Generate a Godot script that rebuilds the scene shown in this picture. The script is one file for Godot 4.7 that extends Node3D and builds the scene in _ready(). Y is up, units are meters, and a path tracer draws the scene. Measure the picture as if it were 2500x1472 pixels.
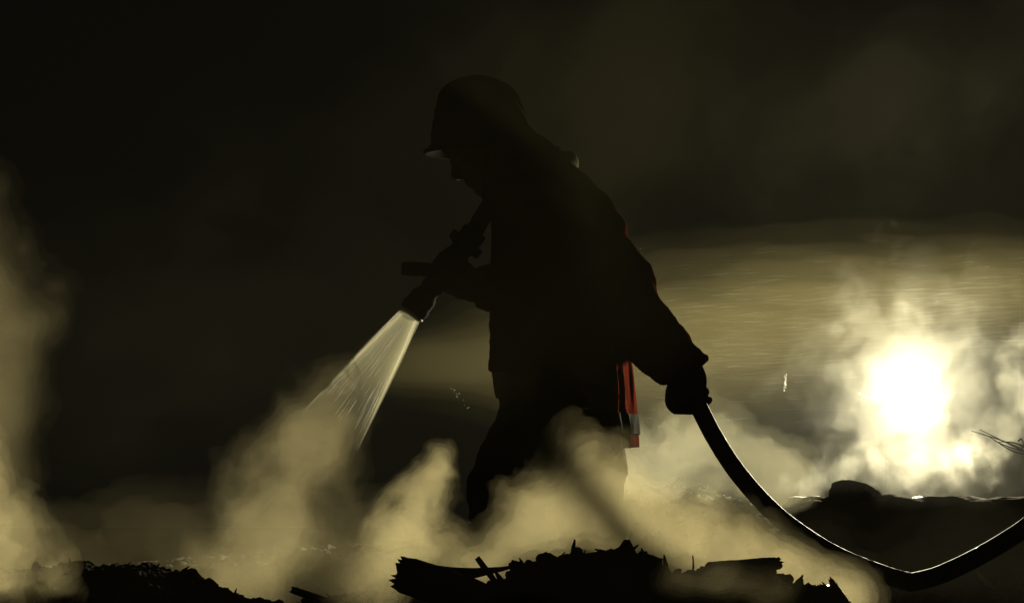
extends Node3D
# A firefighter at night, seen from a low place in the rubble, with one floodlight burning behind the smoke.
# Metres; the figure stands in the plane z = 0, the camera is 8 m in front of it, the floodlight 2.5 m behind.

const EYE := Vector3(0.0, 0.46, 8.0)
const STEP := 0.00015                    # metres per photo pixel and metre of distance
var used := {}

func at(px: float, py: float, z := 0.0) -> Vector3:
	var s := STEP * (EYE.z - z)
	return Vector3((px - 1250.0) * s, EYE.y + (1217.0 - py) * s, z)

func px_size(n: float, z := 0.0) -> float:
	return n * STEP * (EYE.z - z)

# ------------------------------------------------------------------ naming
func numbered(called: String) -> String:
	var n: int = used.get(called, 0)
	used[called] = n + 1
	return called if n == 0 else "%s_%03d" % [called, n]

func tag(o: Node, label: String, category := "", group := "", kind := "") -> Node:
	if label: o.set_meta("label", label)
	if category: o.set_meta("category", category)
	if group: o.set_meta("group", group)
	if kind: o.set_meta("kind", kind)
	return o

func thing(called: String, label: String, category: String, where := Vector3.ZERO, group := "") -> Node3D:
	var o := Node3D.new()
	o.name = numbered(called)
	add_child(o)
	o.position = where
	tag(o, label, category, group)
	return o

func put(called: String, m: Mesh, mat: Material, parent: Node = self) -> MeshInstance3D:
	var o := MeshInstance3D.new()
	o.name = numbered(called) if parent == self else called
	o.mesh = m
	if mat: o.material_override = mat
	parent.add_child(o, true)
	return o

# ------------------------------------------------------------------ meshes
func solid(v: PackedVector3Array, idx: PackedInt32Array, closed := true, normals := true) -> ArrayMesh:
	if closed:
		var vol := 0.0
		for i in range(0, idx.size(), 3):
			vol += v[idx[i]].dot(v[idx[i + 1]].cross(v[idx[i + 2]]))
		if vol > 0.0:
			idx.reverse()
	var arr := []
	arr.resize(Mesh.ARRAY_MAX)
	arr[Mesh.ARRAY_VERTEX] = v
	arr[Mesh.ARRAY_INDEX] = idx
	if normals:
		var nn := PackedVector3Array()
		nn.resize(v.size())
		for i in range(0, idx.size(), 3):
			var a := v[idx[i]]
			var n := (v[idx[i + 2]] - a).cross(v[idx[i + 1]] - a)
			nn[idx[i]] += n
			nn[idx[i + 1]] += n
			nn[idx[i + 2]] += n
		for i in nn.size():
			nn[i] = nn[i].normalized() if nn[i].length_squared() > 1e-20 else Vector3.UP
		arr[Mesh.ARRAY_NORMAL] = nn
	var m := ArrayMesh.new()
	m.add_surface_from_arrays(Mesh.PRIMITIVE_TRIANGLES, arr)
	return m

func flat(m: ArrayMesh) -> ArrayMesh:
	var a := m.surface_get_arrays(0)
	var v: PackedVector3Array = a[Mesh.ARRAY_VERTEX]
	var out := PackedVector3Array()
	for i in a[Mesh.ARRAY_INDEX]:
		out.append(v[i])
	return solid(out, PackedInt32Array(range(out.size())), true)

func curve(pts: Array, n: int) -> PackedVector3Array:      # Catmull-Rom through the points
	var out := PackedVector3Array()
	for k in pts.size() - 1:
		var a: Vector3 = pts[maxi(k - 1, 0)]
		var b: Vector3 = pts[k]
		var c: Vector3 = pts[k + 1]
		var d: Vector3 = pts[mini(k + 2, pts.size() - 1)]
		for i in n:
			out.append(b.cubic_interpolate(c, a, d, float(i) / n))
	out.append(pts[-1])
	return out

func tube(path: PackedVector3Array, radii: Array, sides := 16, rough := 0.0, sd := 1, squash := 1.0) -> ArrayMesh:
	var rng := RandomNumberGenerator.new()
	rng.seed = sd
	var v := PackedVector3Array()
	var idx := PackedInt32Array()
	var t := (path[1] - path[0]).normalized()
	var u := t.cross(Vector3.UP if absf(t.y) < 0.9 else Vector3.RIGHT).normalized()
	var n := path.size()
	for i in n:
		var t2 := (path[mini(i + 1, n - 1)] - path[maxi(i - 1, 0)]).normalized()
		u = (u - t2 * u.dot(t2)).normalized()
		var w := t2.cross(u)
		var f := float(i) / (n - 1) * (radii.size() - 1)
		var k := mini(int(f), radii.size() - 2)
		var r: float = lerpf(radii[k], radii[k + 1], f - k)
		for s in sides:
			var a := TAU * s / sides
			v.append(path[i] + (u * cos(a) * squash + w * sin(a)) * r * (1.0 + rng.randf_range(-rough, rough)))
	for i in n - 1:
		for s in sides:
			var a := i * sides + s
			var b := i * sides + (s + 1) % sides
			idx.append_array([a, b, a + sides, b, b + sides, a + sides])
	for e in 2:                                            # domed ends
		var c := v.size()
		var row := 0 if e == 0 else (n - 1) * sides
		var p := path[0] if e == 0 else path[n - 1]
		v.append(p)
		for s in sides:
			if e == 0: idx.append_array([c, row + (s + 1) % sides, row + s])
			else: idx.append_array([c, row + s, row + (s + 1) % sides])
	return solid(v, idx)

func lathe(profile: Array, from: Vector3, dir: Vector3, sides := 28) -> ArrayMesh:   # profile of [along, radius]
	var path := PackedVector3Array()
	var t := dir.normalized()
	var u := t.cross(Vector3.UP if absf(t.y) < 0.9 else Vector3.RIGHT).normalized()
	var w := t.cross(u)
	var v := PackedVector3Array()
	var idx := PackedInt32Array()
	for p in profile:
		for s in sides:
			var a := TAU * s / sides
			v.append(from + t * p[0] + (u * cos(a) + w * sin(a)) * maxf(p[1], 0.0001))
	for i in profile.size() - 1:
		for s in sides:
			var a := i * sides + s
			var b := i * sides + (s + 1) % sides
			idx.append_array([a, b, a + sides, b, b + sides, a + sides])
	var m := solid(v, idx)
	return m

func box(size: Vector3, at_: Transform3D, bevel := 0.004) -> ArrayMesh:
	var v := PackedVector3Array()
	var h := size / 2.0
	var idx := PackedInt32Array()
	# a bevelled box: the hull of three crossed boxes, 24 corners
	for ax in 3:
		for c in 8:
			var s := Vector3(1 if c & 1 else -1, 1 if c & 2 else -1, 1 if c & 4 else -1)
			var q := h - Vector3.ONE * bevel
			q[ax] = h[ax]
			v.append(at_ * (q * s))
	var f := func(ax: int, sx: int, sy: int, sz: int) -> int: return ax * 8 + (1 if sx > 0 else 0) + (2 if sy > 0 else 0) + (4 if sz > 0 else 0)
	var quad := func(a: int, b: int, c: int, d: int): idx.append_array([a, b, c, a, c, d])
	for s in [-1, 1]:
		var o: bool = s > 0
		var q := [[f.call(0, s, -1, -1), f.call(0, s, 1, -1), f.call(0, s, 1, 1), f.call(0, s, -1, 1)], [f.call(1, -1, s, -1), f.call(1, -1, s, 1), f.call(1, 1, s, 1), f.call(1, 1, s, -1)], [f.call(2, -1, -1, s), f.call(2, 1, -1, s), f.call(2, 1, 1, s), f.call(2, -1, 1, s)]]
		for r in q:
			if o: quad.call(r[0], r[1], r[2], r[3])
			else: quad.call(r[3], r[2], r[1], r[0])
		for s2 in [-1, 1]:
			var e := [[f.call(0, s, s2, -1), f.call(0, s, s2, 1), f.call(1, s, s2, 1), f.call(1, s, s2, -1)], [f.call(1, -1, s, s2), f.call(1, 1, s, s2), f.call(2, 1, s, s2), f.call(2, -1, s, s2)], [f.call(2, s2, -1, s), f.call(2, s2, 1, s), f.call(0, s2, 1, s), f.call(0, s2, -1, s)]]
			for r in e:
				if s * s2 < 0: quad.call(r[0], r[1], r[2], r[3])
				else: quad.call(r[3], r[2], r[1], r[0])
			for s3 in [-1, 1]:
				var a: int = f.call(0, s, s2, s3)
				var b: int = f.call(1, s, s2, s3)
				var c: int = f.call(2, s, s2, s3)
				if s * s2 * s3 > 0: idx.append_array([a, b, c])
				else: idx.append_array([a, c, b])
	var out := PackedVector3Array()
	for i in idx: out.append(v[i])
	return solid(out, PackedInt32Array(range(out.size())), true)

# ------------------------------------------------------------------ fields on a grid, meshed as surface nets
class Grid:
	var lo: Vector3
	var h: float
	var nx: int
	var ny: int
	var nz: int
	var v := PackedFloat32Array()
	func _init(a: Vector3, b: Vector3, step: float, fill := -1.0):
		lo = a
		h = step
		nx = int((b.x - a.x) / step) + 2
		ny = int((b.y - a.y) / step) + 2
		nz = int((b.z - a.z) / step) + 2
		v.resize(nx * ny * nz)
		v.fill(fill)
	func span(a: Vector3, b: Vector3) -> Array:
		var p := ((a - lo) / h).floor()
		var q := ((b - lo) / h).ceil()
		return [maxi(1, int(p.x)), maxi(1, int(p.y)), maxi(1, int(p.z)), mini(nx - 2, int(q.x)), mini(ny - 2, int(q.y)), mini(nz - 2, int(q.z))]
	func join(i: int, d: float, k: float) -> void:          # d: depth inside, positive within
		var a := v[i]
		if k <= 0.0:
			if d > a: v[i] = d
			return
		var t := clampf(0.5 + 0.5 * (d - a) / k, 0.0, 1.0)
		v[i] = a + (d - a) * t + k * t * (1.0 - t)
	func bone(a: Vector3, b: Vector3, ra: float, rb: float, k := 0.02, squash := Vector3.ONE) -> void:
		var r := maxf(ra, rb) + k * 2.0 + h * 2.0
		var s := span(a.min(b) - Vector3.ONE * r, a.max(b) + Vector3.ONE * r)
		var ab := (b - a) * squash
		var l2 := maxf(ab.length_squared(), 1e-9)
		for z in range(s[2], s[5] + 1):
			for y in range(s[1], s[4] + 1):
				var i: int = (z * ny + y) * nx + s[0]
				for x in range(s[0], s[3] + 1):
					var p := (lo + Vector3(x, y, z) * h - a) * squash
					var t := clampf(p.dot(ab) / l2, 0.0, 1.0)
					join(i, lerpf(ra, rb, t) - (p - ab * t).length(), k)
					i += 1
	func chain(pts: Array, k := 0.02, squash := Vector3.ONE) -> void:      # pts of [position, radius]
		for n in pts.size() - 1:
			bone(pts[n][0], pts[n + 1][0], pts[n][1], pts[n + 1][1], k, squash)
	func egg(c: Vector3, axes: Basis, r: Vector3, k := 0.02) -> void:
		var m := maxf(r.x, maxf(r.y, r.z)) + k * 2.0 + h * 2.0
		var s := span(c - Vector3.ONE * m, c + Vector3.ONE * m)
		var inv := axes.transposed()
		var least := minf(r.x, minf(r.y, r.z))
		for z in range(s[2], s[5] + 1):
			for y in range(s[1], s[4] + 1):
				var i: int = (z * ny + y) * nx + s[0]
				for x in range(s[0], s[3] + 1):
					var p := inv * (lo + Vector3(x, y, z) * h - c)
					join(i, (1.0 - (p / r).length()) * least, k)
					i += 1
	func loft(rows: Array, k := 0.02, power := 2.4) -> void:               # rows of [y, front x, back x, half depth, middle z], from the top down
		var s := span(Vector3(-9, rows[-1][0], -9), Vector3(9, rows[0][0], 9))
		for y in range(s[1], s[4] + 1):
			var wy := lo.y + y * h
			var n := 0
			while n < rows.size() - 2 and wy < rows[n + 1][0]: n += 1
			var a: Array = rows[n]
			var b: Array = rows[n + 1]
			var t := clampf((a[0] - wy) / maxf(a[0] - b[0], 1e-6), 0.0, 1.0)
			var x0 := lerpf(a[1], b[1], t)
			var x1 := lerpf(a[2], b[2], t)
			var hz := lerpf(a[3], b[3], t)
			var cz := lerpf(a[4], b[4], t)
			var hx := (x1 - x0) / 2.0
			for z in range(s[2], s[5] + 1):
				var qz := pow(absf(lo.z + z * h - cz) / hz, power)
				var i: int = (z * ny + y) * nx + s[0]
				for x in range(s[0], s[3] + 1):
					var d := (1.0 - pow(pow(absf(lo.x + x * h - (x0 + x1) / 2.0) / hx, power) + qz, 1.0 / power)) * minf(hx, hz)
					if d > -0.12: join(i, d, k)
					i += 1
	func shift(f: Callable, near := 0.08) -> void:
		var i := 0
		for z in nz:
			for y in ny:
				for x in nx:
					if absf(v[i]) < near and x > 0 and y > 0 and z > 0 and x < nx - 1 and y < ny - 1 and z < nz - 1:
						v[i] = f.call(lo + Vector3(x, y, z) * h, v[i])
					i += 1
	func vert(c: int, L: float) -> Vector3:
		var sy := nx
		var sz := nx * ny
		var s := Vector3.ZERO
		var n := 0
		for e in 4:
			var j := e & 1
			var k := e >> 1
			var i := c + j * sy + k * sz
			var a := v[i]
			var b := v[i + 1]
			if (a < L) != (b < L):
				s += Vector3((L - a) / (b - a), j, k)
				n += 1
			i = c + j + k * sz
			a = v[i]
			b = v[i + sy]
			if (a < L) != (b < L):
				s += Vector3(j, (L - a) / (b - a), k)
				n += 1
			i = c + j + k * sy
			a = v[i]
			b = v[i + sz]
			if (a < L) != (b < L):
				s += Vector3(j, k, (L - a) / (b - a))
				n += 1
		return lo + (Vector3(c % sy, (c % sz) / sy, c / sz) + s / maxi(n, 1)) * h
	func nets(levels: Array) -> Array:                      # for each level [vertices, indices]
		var q := PackedByteArray()
		q.resize(v.size())
		var count := levels.size()
		for i in v.size():
			var a := v[i]
			var l := 0
			while l < count and a >= levels[l]: l += 1
			q[i] = l
		var ids := []
		var out := []
		for l in count:
			ids.append({})
			out.append([PackedVector3Array(), PackedInt32Array()])
		var st := [1, nx, nx * ny]
		for z in range(1, nz - 1):
			for y in range(1, ny - 1):
				var i: int = z * st[2] + y * nx + 1
				for x in range(1, nx - 1):
					var a := q[i]
					for ax in 3:
						var b := q[i + st[ax]]
						if a == b: continue
						var u: int = st[(ax + 1) % 3]
						var w: int = st[(ax + 2) % 3]
						for l in range(mini(a, b), maxi(a, b)):
							var d: Dictionary = ids[l]
							var k := PackedInt32Array()
							for c in [i - u - w, i - w, i, i - u]:
								if not d.has(c):
									d[c] = out[l][0].size()
									out[l][0].append(vert(c, levels[l]))
								k.append(d[c])
							if a > b: out[l][1].append_array([k[0], k[2], k[1], k[0], k[3], k[2]])
							else: out[l][1].append_array([k[0], k[1], k[2], k[0], k[2], k[3]])
					i += 1
		return out

func surface_of(g: Grid) -> ArrayMesh:
	var r: Array = g.nets([0.0])[0]
	return solid(r[0], r[1])

# ------------------------------------------------------------------ smoke: nested closed skins of thin fog, denser towards the middle
func fog(density: float, tint: Color) -> FogMaterial:
	var f := FogMaterial.new()
	f.density = density
	f.albedo = tint
	return f

# beads: [photo x, photo y, depth, radius in photo pixels] of a chain; amp, freq: billows; stretch: the scale of the noise along x, y, z
func smoke(called: String, label: String, beads: Array, o: Dictionary) -> Node3D:
	var root := thing(called, label, o.get("category", "smoke"))
	var n := FastNoiseLite.new()
	n.seed = o.get("seed", 1)
	n.noise_type = FastNoiseLite.TYPE_SIMPLEX_SMOOTH
	n.frequency = o.get("freq", 3.0)
	n.fractal_octaves = o.get("octaves", 4)
	n.fractal_gain = o.get("gain", 0.5)
	n.domain_warp_enabled = o.get("warp", 0.1) > 0.0
	n.domain_warp_amplitude = o.get("warp", 0.1)
	n.domain_warp_frequency = o.get("warp_freq", 2.5)
	n.domain_warp_fractal_octaves = 2
	var stretch: Vector3 = o.get("stretch", Vector3.ONE)
	var turn := Basis(Vector3.BACK, o.get("turn", 0.0))
	var thin: float = 1.0 / o.get("depth", 1.0)
	var amp: float = o.get("amp", 0.7)
	var l0: float = o.get("from", 0.0)
	var step: float = o.get("by", 0.1)
	var h: float = o.get("h", 0.02)
	var p := PackedVector3Array()
	var r := PackedFloat32Array()
	var lo := Vector3.ONE * 99.0
	var hi := -lo
	for b in beads:
		p.append(at(b[0], b[1], b[2]))
		r.append(px_size(b[3], b[2]))
		var m: float = r[-1] * (1.0 + maxf(0.0, amp * 0.75 - l0)) + h
		lo = lo.min(p[-1] - Vector3(m, m, m / thin))
		hi = hi.max(p[-1] + Vector3(m, m, m / thin))
	var g := Grid.new(lo, hi, h, -9.0)
	var flatten := Vector3(1, 1, thin)
	var i := 0
	var segments := maxi(p.size() - 1, 1)
	for z in g.nz:
		for y in g.ny:
			for x in g.nx:
				if x > 0 and y > 0 and z > 0 and x < g.nx - 1 and y < g.ny - 1 and z < g.nz - 1:
					var w := lo + Vector3(x, y, z) * h
					var best := -9.0
					for s in segments:
						var a := p[s]
						var e := mini(s + 1, p.size() - 1)
						var ab := (p[e] - a) * flatten
						var q := (w - a) * flatten
						var t := clampf(q.dot(ab) / maxf(ab.length_squared(), 1e-9), 0.0, 1.0)
						best = maxf(best, 1.0 - (q - ab * t).length() / lerpf(r[s], r[e], t))
					if best > l0 - amp:
						best += amp * n.get_noise_3dv((turn * w) * stretch)
					g.v[i] = best
				i += 1
	var levels := []
	for l in o.get("levels", 8): levels.append(l0 + step * l)
	var made := g.nets(levels)
	var total: float = o.get("density", 2.0)
	for l in levels.size():
		if made[l][0].size() < 8: continue
		put("haze_layer", solid(made[l][0], made[l][1], false, false), fog(total * 2.0 * (l + 0.6) / (levels.size() * (levels.size() + 0.2)), o.get("tint", Color(0.95, 0.88, 0.66))), root)
	return root

# ------------------------------------------------------------------ materials
var M := {}

func noise_texture(freq: float, sd: int, normal := true, strength := 6.0, octaves := 5) -> NoiseTexture2D:
	var n := FastNoiseLite.new()
	n.seed = sd
	n.frequency = freq
	n.fractal_octaves = octaves
	var t := NoiseTexture2D.new()
	t.width = 512
	t.height = 512
	t.seamless = true
	t.noise = n
	t.as_normal_map = normal
	t.bump_strength = strength
	return t

func stuff(c: Color, rough: float, metal := 0.0) -> StandardMaterial3D:
	var m := StandardMaterial3D.new()
	m.albedo_color = c.linear_to_srgb()
	m.roughness = rough
	m.metallic = metal
	return m

func bumpy(m: StandardMaterial3D, t: Texture2D, scale: float, depth := 1.0) -> StandardMaterial3D:
	m.normal_enabled = true
	m.normal_texture = t
	m.normal_scale = depth
	m.uv1_triplanar = true
	m.uv1_scale = Vector3.ONE * scale
	return m

func make_materials() -> void:
	var coarse := noise_texture(0.02, 3, true, 8.0)
	var fine := noise_texture(0.06, 5, true, 5.0)
	M.char = bumpy(stuff(Color(0.014, 0.013, 0.0115), 0.9), coarse, 5.0)
	M.wet_char = bumpy(stuff(Color(0.012, 0.011, 0.01), 0.45), coarse, 7.0)
	M.ash = bumpy(stuff(Color(0.011, 0.0105, 0.0095), 0.95), coarse, 2.0)
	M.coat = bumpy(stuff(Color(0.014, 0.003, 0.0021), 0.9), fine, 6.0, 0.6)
	M.tail = bumpy(stuff(Color(0.036, 0.0062, 0.004), 0.9), fine, 6.0, 0.6)  # the coat cloth in a lighter red, the lit flap put into its colour
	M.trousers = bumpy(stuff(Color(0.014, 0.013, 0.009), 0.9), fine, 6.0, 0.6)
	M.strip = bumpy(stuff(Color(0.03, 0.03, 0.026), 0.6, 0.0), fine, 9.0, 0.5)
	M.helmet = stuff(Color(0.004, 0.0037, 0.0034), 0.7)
	M.highlight_tan = stuff(Color(0.009, 0.0065, 0.004), 0.7)  # paler tan that paints the lit tips onto the helmet brim
	M.skin = stuff(Color(0.05, 0.03, 0.02), 0.7)
	M.glove = bumpy(stuff(Color(0.012, 0.01, 0.009), 0.75), fine, 10.0, 0.6)
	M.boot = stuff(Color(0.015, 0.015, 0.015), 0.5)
	M.rubber = bumpy(stuff(Color(0.01, 0.009, 0.008), 0.9), fine, 12.0, 0.4)
	M.metal = stuff(Color(0.12, 0.12, 0.12), 0.38, 0.8)
	M.black_metal = stuff(Color(0.01, 0.01, 0.01), 0.7, 0.0)
	for dull in ["char", "ash", "coat", "tail", "trousers", "glove", "helmet", "black_metal", "strip", "highlight_tan", "skin"]:
		M[dull].specular_mode = BaseMaterial3D.SPECULAR_DISABLED
	M.rubber.metallic_specular = 0.16
	M.water = stuff(Color(0.14, 0.14, 0.12), 0.4)
	M.water.backlight_enabled = true
	M.water.backlight = Color(0.8, 0.8, 0.8)
	M.lens = stuff(Color(0.9, 0.9, 0.85), 0.3)
	M.lens.emission_enabled = true
	M.lens.emission = Color(1.0, 0.95, 0.8)
	M.lens.emission_energy_multiplier = 40.0

# ------------------------------------------------------------------ the scene
func _ready():
	var cam := Camera3D.new()
	cam.name = "camera"
	cam.position = EYE
	cam.projection = Camera3D.PROJECTION_FRUSTUM
	cam.near = 0.1
	cam.far = 400.0
	cam.size = 1472.0 * STEP * cam.near
	cam.frustum_offset = Vector2(0.0, (1217.0 - 736.0) * STEP * cam.near)
	add_child(cam)
	cam.current = true

	var env := Environment.new()
	env.background_mode = Environment.BG_SKY
	var sm := ProceduralSkyMaterial.new()
	sm.sky_top_color = Color(0.018, 0.017, 0.011)
	sm.sky_horizon_color = Color(0.04, 0.038, 0.025)
	sm.ground_horizon_color = Color(0.03, 0.03, 0.02)
	sm.ground_bottom_color = Color(0.02, 0.02, 0.014)
	sm.sun_angle_max = 1.0
	var sky := Sky.new()
	sky.sky_material = sm
	env.sky = sky
	env.tonemap_mode = Environment.TONE_MAPPER_LINEAR
	env.tonemap_exposure = 1.0
	env.sdfgi_enabled = true
	env.ssao_enabled = true
	env.ssil_enabled = true
	env.fog_enabled = true
	env.fog_density = 0.00012
	env.fog_light_color = Color(0.95, 0.93, 0.78)
	env.volumetric_fog_enabled = true
	env.volumetric_fog_density = 0.0
	var we := WorldEnvironment.new()
	we.name = "environment"
	we.environment = env
	add_child(we)

	make_materials()
	floodlight()
	ground()
	person()
	hose()
	nozzle()
	rubble()
	water()
	smokes()

const LAMP_PX := Vector2(2240, 965)
const LAMP_Z := -2.8

func floodlight() -> void:
	var c := at(LAMP_PX.x, LAMP_PX.y, LAMP_Z)
	var t := thing("floodlight", "blazing white floodlight on a stand glaring through the smoke at right", "floodlight", Vector3(c.x, 0, c.z))
	var face := Vector3(-0.3, 0.0, 1.0).normalized()
	var o := Vector3(0, c.y, 0)
	put("housing", lathe([[-0.16, 0.0], [-0.16, 0.05], [-0.12, 0.07], [-0.03, 0.105], [0.0, 0.111], [0.004, 0.109], [0.0, 0.1], [-0.012, 0.098], [-0.014, 0.0]], o, face), M.black_metal, t)
	put("lamp_glass", lathe([[-0.01, 0.0], [-0.01, 0.096], [-0.004, 0.096], [0.004, 0.05], [0.006, 0.0]], o, face), M.lens, t)
	put("stand_pole", tube(PackedVector3Array([Vector3(0, 0.0, -0.95), o + Vector3(0.0, -0.03, -0.95), o + Vector3(0.0, 0.0, -0.92), o + Vector3(0.0, 0.0, -0.1)]), [0.018, 0.016], 12), M.black_metal, t)
	for k in 3:
		var d := Vector3(cos(TAU * k / 3 + 0.5), 0, sin(TAU * k / 3 + 0.5))
		put("stand_leg", tube(PackedVector3Array([Vector3(0, 0.35, -0.95), Vector3(0, 0.0, -0.95) + d * 0.38]), [0.011, 0.011], 10), M.black_metal, t)
	var l := SpotLight3D.new()
	l.name = "floodlight_light"
	l.light_color = Color(1.0, 0.965, 0.82)
	l.light_energy = 150.0
	l.light_size = 0.1
	l.spot_range = 60.0
	l.spot_attenuation = 2.0
	l.spot_angle = 86.0
	l.spot_angle_attenuation = 0.25
	l.transform = Transform3D(Basis.looking_at(face, Vector3.UP), c + face * 0.14)
	l.shadow_enabled = true
	add_child(l)

# ------------------------------------------------------------------ ground and rubble
func profile(pts: Array, x: float) -> float:
	if x <= pts[0][0]: return pts[0][1]
	for k in pts.size() - 1:
		if x <= pts[k + 1][0]:
			return lerpf(pts[k][1], pts[k + 1][1], (x - pts[k][0]) / (pts[k + 1][0] - pts[k][0]))
	return pts[-1][1]

func ground() -> void:
	var m := PlaneMesh.new()
	m.size = Vector2(70, 70)
	var o := put("ground", m, M.ash)
	tag(o, "dark wet ash-covered ground under the smoke", "", "", "structure")

# a bank of burnt rubble whose crest runs through photo points at depth z
func bank(called: String, label: String, crest: Array, z: float, half: float, rough: float, sd: int) -> Dictionary:
	var n := FastNoiseLite.new()
	n.seed = sd
	n.frequency = 6.0
	n.fractal_octaves = 5
	n.fractal_gain = 0.6
	var pts := []
	for c in crest:
		var w := at(c[0], c[1], z)
		pts.append([w.x, w.y])
	var x0: float = pts[0][0]
	var x1: float = pts[-1][0]
	var step := 0.011
	var nx := int((x1 - x0) / step) + 1
	var nz := int(2.0 * half / step) + 1
	var v := PackedVector3Array()
	var idx := PackedInt32Array()
	var height := func(x: float, q: float) -> float:
		var s := q / half
		var top := profile(pts, x)
		var f := 1.0 - pow(absf(s), 1.7)
		return lerpf(-0.03, top, f) + rough * n.get_noise_2d(x * 1.0, q) * (0.35 + 0.65 * clampf(absf(s) * 4.0, 0.0, 1.0)) + rough * 0.5 * n.get_noise_2d(x * 4.0 + 9.0, q * 4.0)
	for k in nz:
		for i in nx:
			var x := x0 + i * step
			var q := -half + 2.0 * half * k / (nz - 1)
			v.append(Vector3(x, height.call(x, q), z + q))
	for k in nz - 1:
		for i in nx - 1:
			var a := k * nx + i
			idx.append_array([a, a + 1, a + nx, a + 1, a + nx + 1, a + nx])
	var o := put(called, solid(v, idx, false), M.char)
	tag(o, label, "", "", "structure")
	return {"height": height, "x0": x0, "x1": x1, "z": z, "half": half, "profile": pts}

# a splintered piece of burnt timber from a to b; jag: how torn its end is
func splinter(a: Vector3, b: Vector3, r0: float, r1: float, sd: int, sides := 6, cuts := 5, rough := 0.25) -> ArrayMesh:
	var rng := RandomNumberGenerator.new()
	rng.seed = sd
	var path := PackedVector3Array()
	var bend := Vector3(rng.randf_range(-1, 1), rng.randf_range(-1, 1), rng.randf_range(-1, 1)) * (b - a).length() * 0.06
	for i in cuts + 1:
		var t := float(i) / cuts
		path.append(a.lerp(b, t) + bend * sin(t * PI))
	return flat(tube(path, [r0, lerpf(r0, r1, 0.35) , r1], sides, rough, sd, rng.randf_range(0.5, 1.0)))

# a charred log with a torn, toothed end at b
func torn_log(a: Vector3, b: Vector3, r: float, sd: int, tooth := 0.3, squash := 1.0) -> ArrayMesh:
	var n := FastNoiseLite.new()
	n.seed = sd
	n.frequency = 1.0
	n.fractal_octaves = 4
	var sides := 44
	var rows := int((b - a).length() / 0.012) + 4
	var t := (b - a).normalized()
	var u := t.cross(Vector3.UP).normalized()
	var w := u.cross(t)
	var v := PackedVector3Array()
	var idx := PackedInt32Array()
	for i in rows:
		for s in sides:
			var g := TAU * s / sides
			var f := float(i) / (rows - 1)
			var torn := 1.0 + tooth * (n.get_noise_2d(cos(g) * 2.2 + 5.0, sin(g) * 2.2) + 0.6 * n.get_noise_2d(s * 0.9, 3.0)) * r / (b - a).length() * 4.0
			var p := a.lerp(b, f * lerpf(1.0, torn, smoothstep(0.3, 1.0, f)))
			var rr := r * (1.0 + 0.16 * n.get_noise_3d(cos(g) * 2.0, sin(g) * 2.0, f * (b - a).length() * 3.0 / (r * 6.0)) + 0.07 * n.get_noise_2d(s * 1.3, f * 6.0))
			rr *= lerpf(1.0, 0.86, smoothstep(0.93, 1.0, f))
			v.append(p + (u * cos(g) * squash + w * sin(g)) * rr)
	for i in rows - 1:
		for s in sides:
			var p := i * sides + s
			var q := i * sides + (s + 1) % sides
			idx.append_array([p, q, p + sides, q, q + sides, p + sides])
	for e in 2:
		var c := v.size()
		v.append(a if e == 0 else b - t * r * 0.5)
		var row := 0 if e == 0 else (rows - 1) * sides
		for s in sides:
			if e == 0: idx.append_array([c, row + (s + 1) % sides, row + s])
			else: idx.append_array([c, row + s, row + (s + 1) % sides])
	return solid(v, idx)

func chunk(sd: int, size: Vector3) -> ArrayMesh:            # an irregular lump with flat facets
	var rng := RandomNumberGenerator.new()
	rng.seed = sd
	var s := SphereMesh.new()
	s.radial_segments = 7
	s.rings = 4
	s.radius = 1.0
	s.height = 2.0
	var arr := s.get_mesh_arrays()
	var moved := {}
	var v := PackedVector3Array()
	for p in arr[Mesh.ARRAY_VERTEX]:
		var key: Vector3 = (p * 100.0).round()
		if not moved.has(key): moved[key] = rng.randf_range(0.65, 1.2)
		v.append(p.sign() * Vector3(pow(absf(p.x), 0.7), pow(absf(p.y), 0.7), pow(absf(p.z), 0.7)) * moved[key] * size)
	return flat(solid(v, arr[Mesh.ARRAY_INDEX]))

func scatter(called: String, label: String, b: Dictionary, count: int, sd: int, size: float, mat: Material) -> void:
	var rng := RandomNumberGenerator.new()
	rng.seed = sd
	var mm := MultiMesh.new()
	mm.transform_format = MultiMesh.TRANSFORM_3D
	mm.mesh = chunk(sd, Vector3(1.0, 0.45, 0.6))
	mm.instance_count = count
	for i in count:
		var x := rng.randf_range(maxf(b.x0, b.get("from", -9.0)), b.x1)
		var q: float = rng.randfn(0.0, 0.28) * b.half
		q = clampf(q, -b.half * 0.9, b.half * 0.9)
		var y: float = b.height.call(x, q)
		var s := size * (0.35 + 1.3 * pow(rng.randf(), 3.0))
		var rot := Basis.from_euler(Vector3(rng.randf_range(-0.7, 0.7), rng.randf_range(0, TAU), rng.randf_range(-0.7, 0.7)))
		mm.set_instance_transform(i, Transform3D(rot.scaled(Vector3.ONE * s), Vector3(x, y, b.z + q)))
	var o := MultiMeshInstance3D.new()
	o.name = numbered(called)
	o.multimesh = mm
	o.material_override = mat
	add_child(o)
	tag(o, label, "rubble", "", "stuff")

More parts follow.
